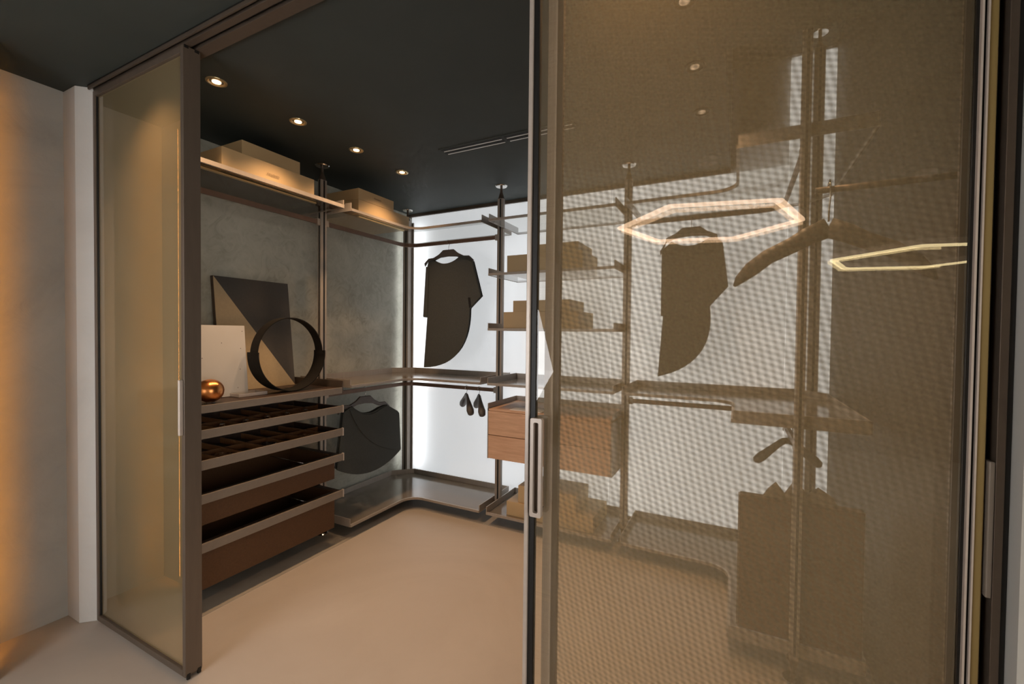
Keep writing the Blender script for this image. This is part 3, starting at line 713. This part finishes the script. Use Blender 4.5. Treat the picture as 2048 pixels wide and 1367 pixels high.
# ---------------------------------------------------------------- glass partition
# ceiling track
t = thing('door_track', (-1.2, 1.05, H), 'dark bronze double ceiling track of the sliding doors', 'track')
bx(-2.88, .405, .998, 1.112, H-.006, H-.0005).build('base', 'black', t)
for ya, yb in ((.998, 1.006), (1.020, 1.046), (1.064, 1.112)):
    bx(-2.88, .405, ya, yb, H-.022, H-.006, bev=.001).build('rail', 'bronze_dark', t)
def leaf(name, x0, x1, y, label, woven, st_l=.011, z0=.012, z1=H-.024, body='champagne', groove=.015, body_r=None, mesh=None):
    """sliding leaf: slim bronze frame, laminated mesh glass"""
    t = thing(name, ((x0+x1)/2, y, z0), label, 'glass door', 'bronze framed sliding glass leaves')
    d = .026
    for xa, xb, mm in ((x0, x0+st_l, body), (x1-st_l, x1, body_r or body)):
        bx(xa, xb, y-d/2, y+d/2, z0, z1, bev=.0015).build('stile', mm, t)
    for za, zb in ((z0, z0+.028), (z1-.028, z1)):
        bx(x0+st_l, x1-st_l, y-d/2, y+d/2, za, zb, bev=.0015).build('rail', 'bronze_frame', t)
    for xa, xb in ((x0+st_l, x0+st_l+groove), (x1-st_l-groove, x1-st_l)):
        bx(xa, xb, y-d/2+.006, y+d/2-.004, z0+.028, z1-.028).build('gasket', 'bronze_dark' if woven else 'black', t)
    bx(x0+st_l+groove, x1-st_l-groove, y-.003, y+.003, z0+.028, z1-.028).build('glass_pane', 'door_glass', t)
    xa, xb = x0+st_l+groove, x1-st_l-groove
    B().mesh([(xa, y, z0+.028), (xb, y, z0+.028), (xb, y, z1-.028), (xa, y, z1-.028)], [(0, 1, 2, 3)]).build('mesh_inlay', mesh or ('mesh_woven' if woven else 'mesh_plain'), t)
    return t
def loop_handle(t, xc, yf, za, zb, w=.031, m='champagne'):
    """flat rectangular loop pull"""
    n = 5; outer, inner = [], []
    def rr(w_, h0, h1, r):
        p = []
        for cx_, cz_, a0 in ((w_-r, h1-r, 0), (-w_+r, h1-r, 90), (-w_+r, h0+r, 180), (w_-r, h0+r, 270)):
            for k in range(n+1): a = R(a0+90*k/n); p.append((xc+cx_+r*math.cos(a), cz_+r*math.sin(a)))
        return p
    o = rr(w/2, za, zb, .004); i = rr(w/2-.0085, za+.0105, zb-.0105, .004)
    N_ = len(o); vs = []
    for y in (yf, yf+.012): vs += [(u, y, z) for u, z in o] + [(u, y, z) for u, z in i]
    fs = []
    for k in range(N_):
        j = (k+1) % N_
        fs += [(k, j, N_+j, N_+k), (2*N_+k, 3*N_+k, 3*N_+j, 2*N_+j), (k, 2*N_+k, 2*N_+j, j), (N_+k, N_+j, 3*N_+j, 3*N_+k)]
    B().mesh(vs, fs).build('handle', m, t)
YA, YC = 1.033, 1.088
d1 = leaf('sliding_door', -.481, .377, YA, 'large front glass door with bronze mesh filling the right half, loop handle on its edge', False, body_r='gold_frame')
loop_handle(d1, -.443, YA-.013-.016, 1.034, 1.283)
bx(-.456, -.430, YA-.017, YA-.013, 1.04, 1.277).build('handle_mount', 'bronze_dark', d1)
loop_handle(d1, -.443, YA+.013, 1.034, 1.283, m='bronze')
bx(.355, .358, YA-.016, YA-.006, .04, 2.64).build('stile_lip', 'champagne', d1)
bx(.362, .3645, YA-.018, YA-.012, .04, 2.64).build('stile_lip', 'champagne', d1)
d2 = leaf('sliding_door', -.452, .395, YC, 'second glass door stacked behind the front one, its edge showing as an inner upright', True, st_l=.024)
# left leaf
d3 = leaf('sliding_door', -2.878, -2.064, 1.030, 'narrow glass leaf on the left between the wall and the opening', False, st_l=.020, body='bronze_frame', groove=.006, mesh='mesh_dense')
bx(-2.0638, -2.060, 1.0165, 1.0825, .02, H-.024, bev=.001).build('end_face', 'bronze_frame', d3)
bx(-2.095, -2.0638, 1.044, 1.0825, .012, H-.024).build('closing_post', 'bronze_dark', d3)
for ya in (1.022, 1.064): bx(-2.066, -2.0575, ya, ya+.013, .003, .026).build('bottom_guide', 'black', d3)
for ya in (1.020, 1.060): bx(-2.067, -2.0575, ya, ya+.016, H-.034, H-.0225).build('top_guide', 'black', d3)
bx(-2.080, -2.068, 1.000, 1.0165, 1.05, 1.285, bev=.003).build('handle', 'champagne', d3)
# right jamb
t = thing('door_jamb', (.39, 1.04, 0), 'dark bronze jamb where the glass doors meet the right wall', 'jamb')
bx(.3785, .385, 1.040, 1.074, .0, H-.024).build('back_plate', 'black', t)
bx(.388, .3995, 1.015, 1.10, .0, H-.024, bev=.001).build('profile', 'bronze_dark', t)
bx(.400, .4075, 1.02, 1.10, .0, H-.024).build('seal', 'black', t)
bx(.3795, .3875, 1.014, 1.0395, 1.06, 1.29, bev=.002).build('handle', 'strip_taupe', t)

# ---------------------------------------------------------------- front room (seen as reflections)
def hex_lamp(cx, cy, z, rad, ang, w, m, label):
    t = thing('hexagon_lamp', (cx, cy, z), label, 'pendant lamp', 'hexagonal pendant lamps')
    def ring(r0, r1, za, zb):
        P = []
        for k in range(6):
            for j in range(3):     # slightly rounded corners
                da = (-2.2, 0, 2.2)[j]; q = math.cos(R(30))/math.cos(R(30-abs(da))); a = R(ang+60*k + da); q *= .992 if j == 1 else 1; P.append((q*math.cos(a), q*math.sin(a), 1))
        n = len(P); vs = []
        for r_, zz in ((r0, za), (r1, za), (r1, zb), (r0, zb)):
            for c_, s_, q in P: vs.append((cx+r_*c_, cy+r_*s_, zz))
        fs = []
        for k in range(n):
            j = (k+1) % n
            for q in range(4):
                q2 = (q+1) % 4; fs.append((q*n+k, q*n+j, q2*n+j, q2*n+k))
        return B().mesh(vs, fs)
    ring(rad-w, rad, z, z+.012).build('diffuser', m, t)
    ring(rad-w, rad, z+.0125, z+.05).build('body', 'champagne', t)
    for k in range(3):
        a = R(ang+120*k); x, y = cx+(rad-w/2)*math.cos(a), cy+(rad-w/2)*math.sin(a)
        B().tube([(x, y, z+.05), (cx, cy, H-.03)], .0012, 6).build('cable', 'chrome', t)
    B().cone((cx, cy), .06, .06, H-.03, H-.001, 24).build('canopy', 'champagne', t)
hex_lamp(-.197, 2*YA-3.307, 2.25, .60, -13, .055, 'ring_light', 'pinkish hexagonal ring lamp reflected in front of the tunic')
hex_lamp(1.20, 2*YA-4.22, 2.07, .60, -13, .045, 'ring_light_gold', 'gold hexagonal ring lamp reflected at the right of the glass')
# warm vertical led profile in the niche left of the partition
t = thing('wall_lamp', (-2.86, .66, .05), 'warm vertical light line in the niche at the far left', 'wall lamp')
bx(-2.865, -2.855, .6505, .668, .05, 2.65).build('channel', 'bronze', t)
bx(-2.892, -2.855, .676, .679, .05, 2.65).build('shield', 'bronze', t)
bx(-2.868, -2.865, .652, .667, .06, 2.64).build('diffuser', 'led_orange', t)
# white octagonal softbox on a stand, mirrored beside the door edge
def softbox(cx, cy, cz, rad, ang):
    t = thing('softbox_lamp', (cx, cy, 0), 'white octagonal softbox lamp mirrored as a creased white shape beside the door edge', 'studio lamp')
    o = [(cx+rad*math.cos(R(ang+45*k)), cz+rad*math.sin(R(ang+45*k))) for k in range(8)]
    for k in range(8):
        (xa, za), (xb, zb) = o[k], o[(k+1) % 8]
        vs = [(cx, cy+.03, cz), (xa, cy, za), (xb, cy, zb), (cx, cy+.026, cz), (xa, cy-.004, za), (xb, cy-.004, zb)]
        B().mesh(vs, [(0, 1, 2), (3, 5, 4), (0, 3, 4, 1), (1, 4, 5, 2), (2, 5, 3, 0)]).build('diffuser_gore', 'softbox_white' if k % 2 else 'softbox_white_2', t)
        vs = [(xa, cy-.005, za), (xb, cy-.005, zb), (cx+(xb-cx)*.15, cy-.32, cz+(zb-cz)*.15), (cx+(xa-cx)*.15, cy-.32, cz+(za-cz)*.15)]
        vs += [(x, y-.003, z) for x, y, z in vs]
        B().mesh(vs, [(0, 1, 2, 3), (7, 6, 5, 4), (0, 4, 5, 1), (1, 5, 6, 2), (2, 6, 7, 3), (3, 7, 4, 0)]).build('shell_gore', 'black', t)
    B().tube([(cx, cy-.30, cz), (cx, cy-.46, cz)], .055, 16).build('lamp_head', 'black', t)
    B().tube([(cx, cy-.40, cz-.05), (cx, cy-.40, .45)], .014, 12).build('stand_pole', 'black', t)
    for k in range(3):
        a = R(90+120*k)
        B().tube([(cx, cy-.40, .50), (cx+.42*math.cos(a), cy-.40+.42*math.sin(a), .012)], .010, 10).build('leg', 'black', t)
softbox(-1.77, -.90, 1.30, .60, -7.4)
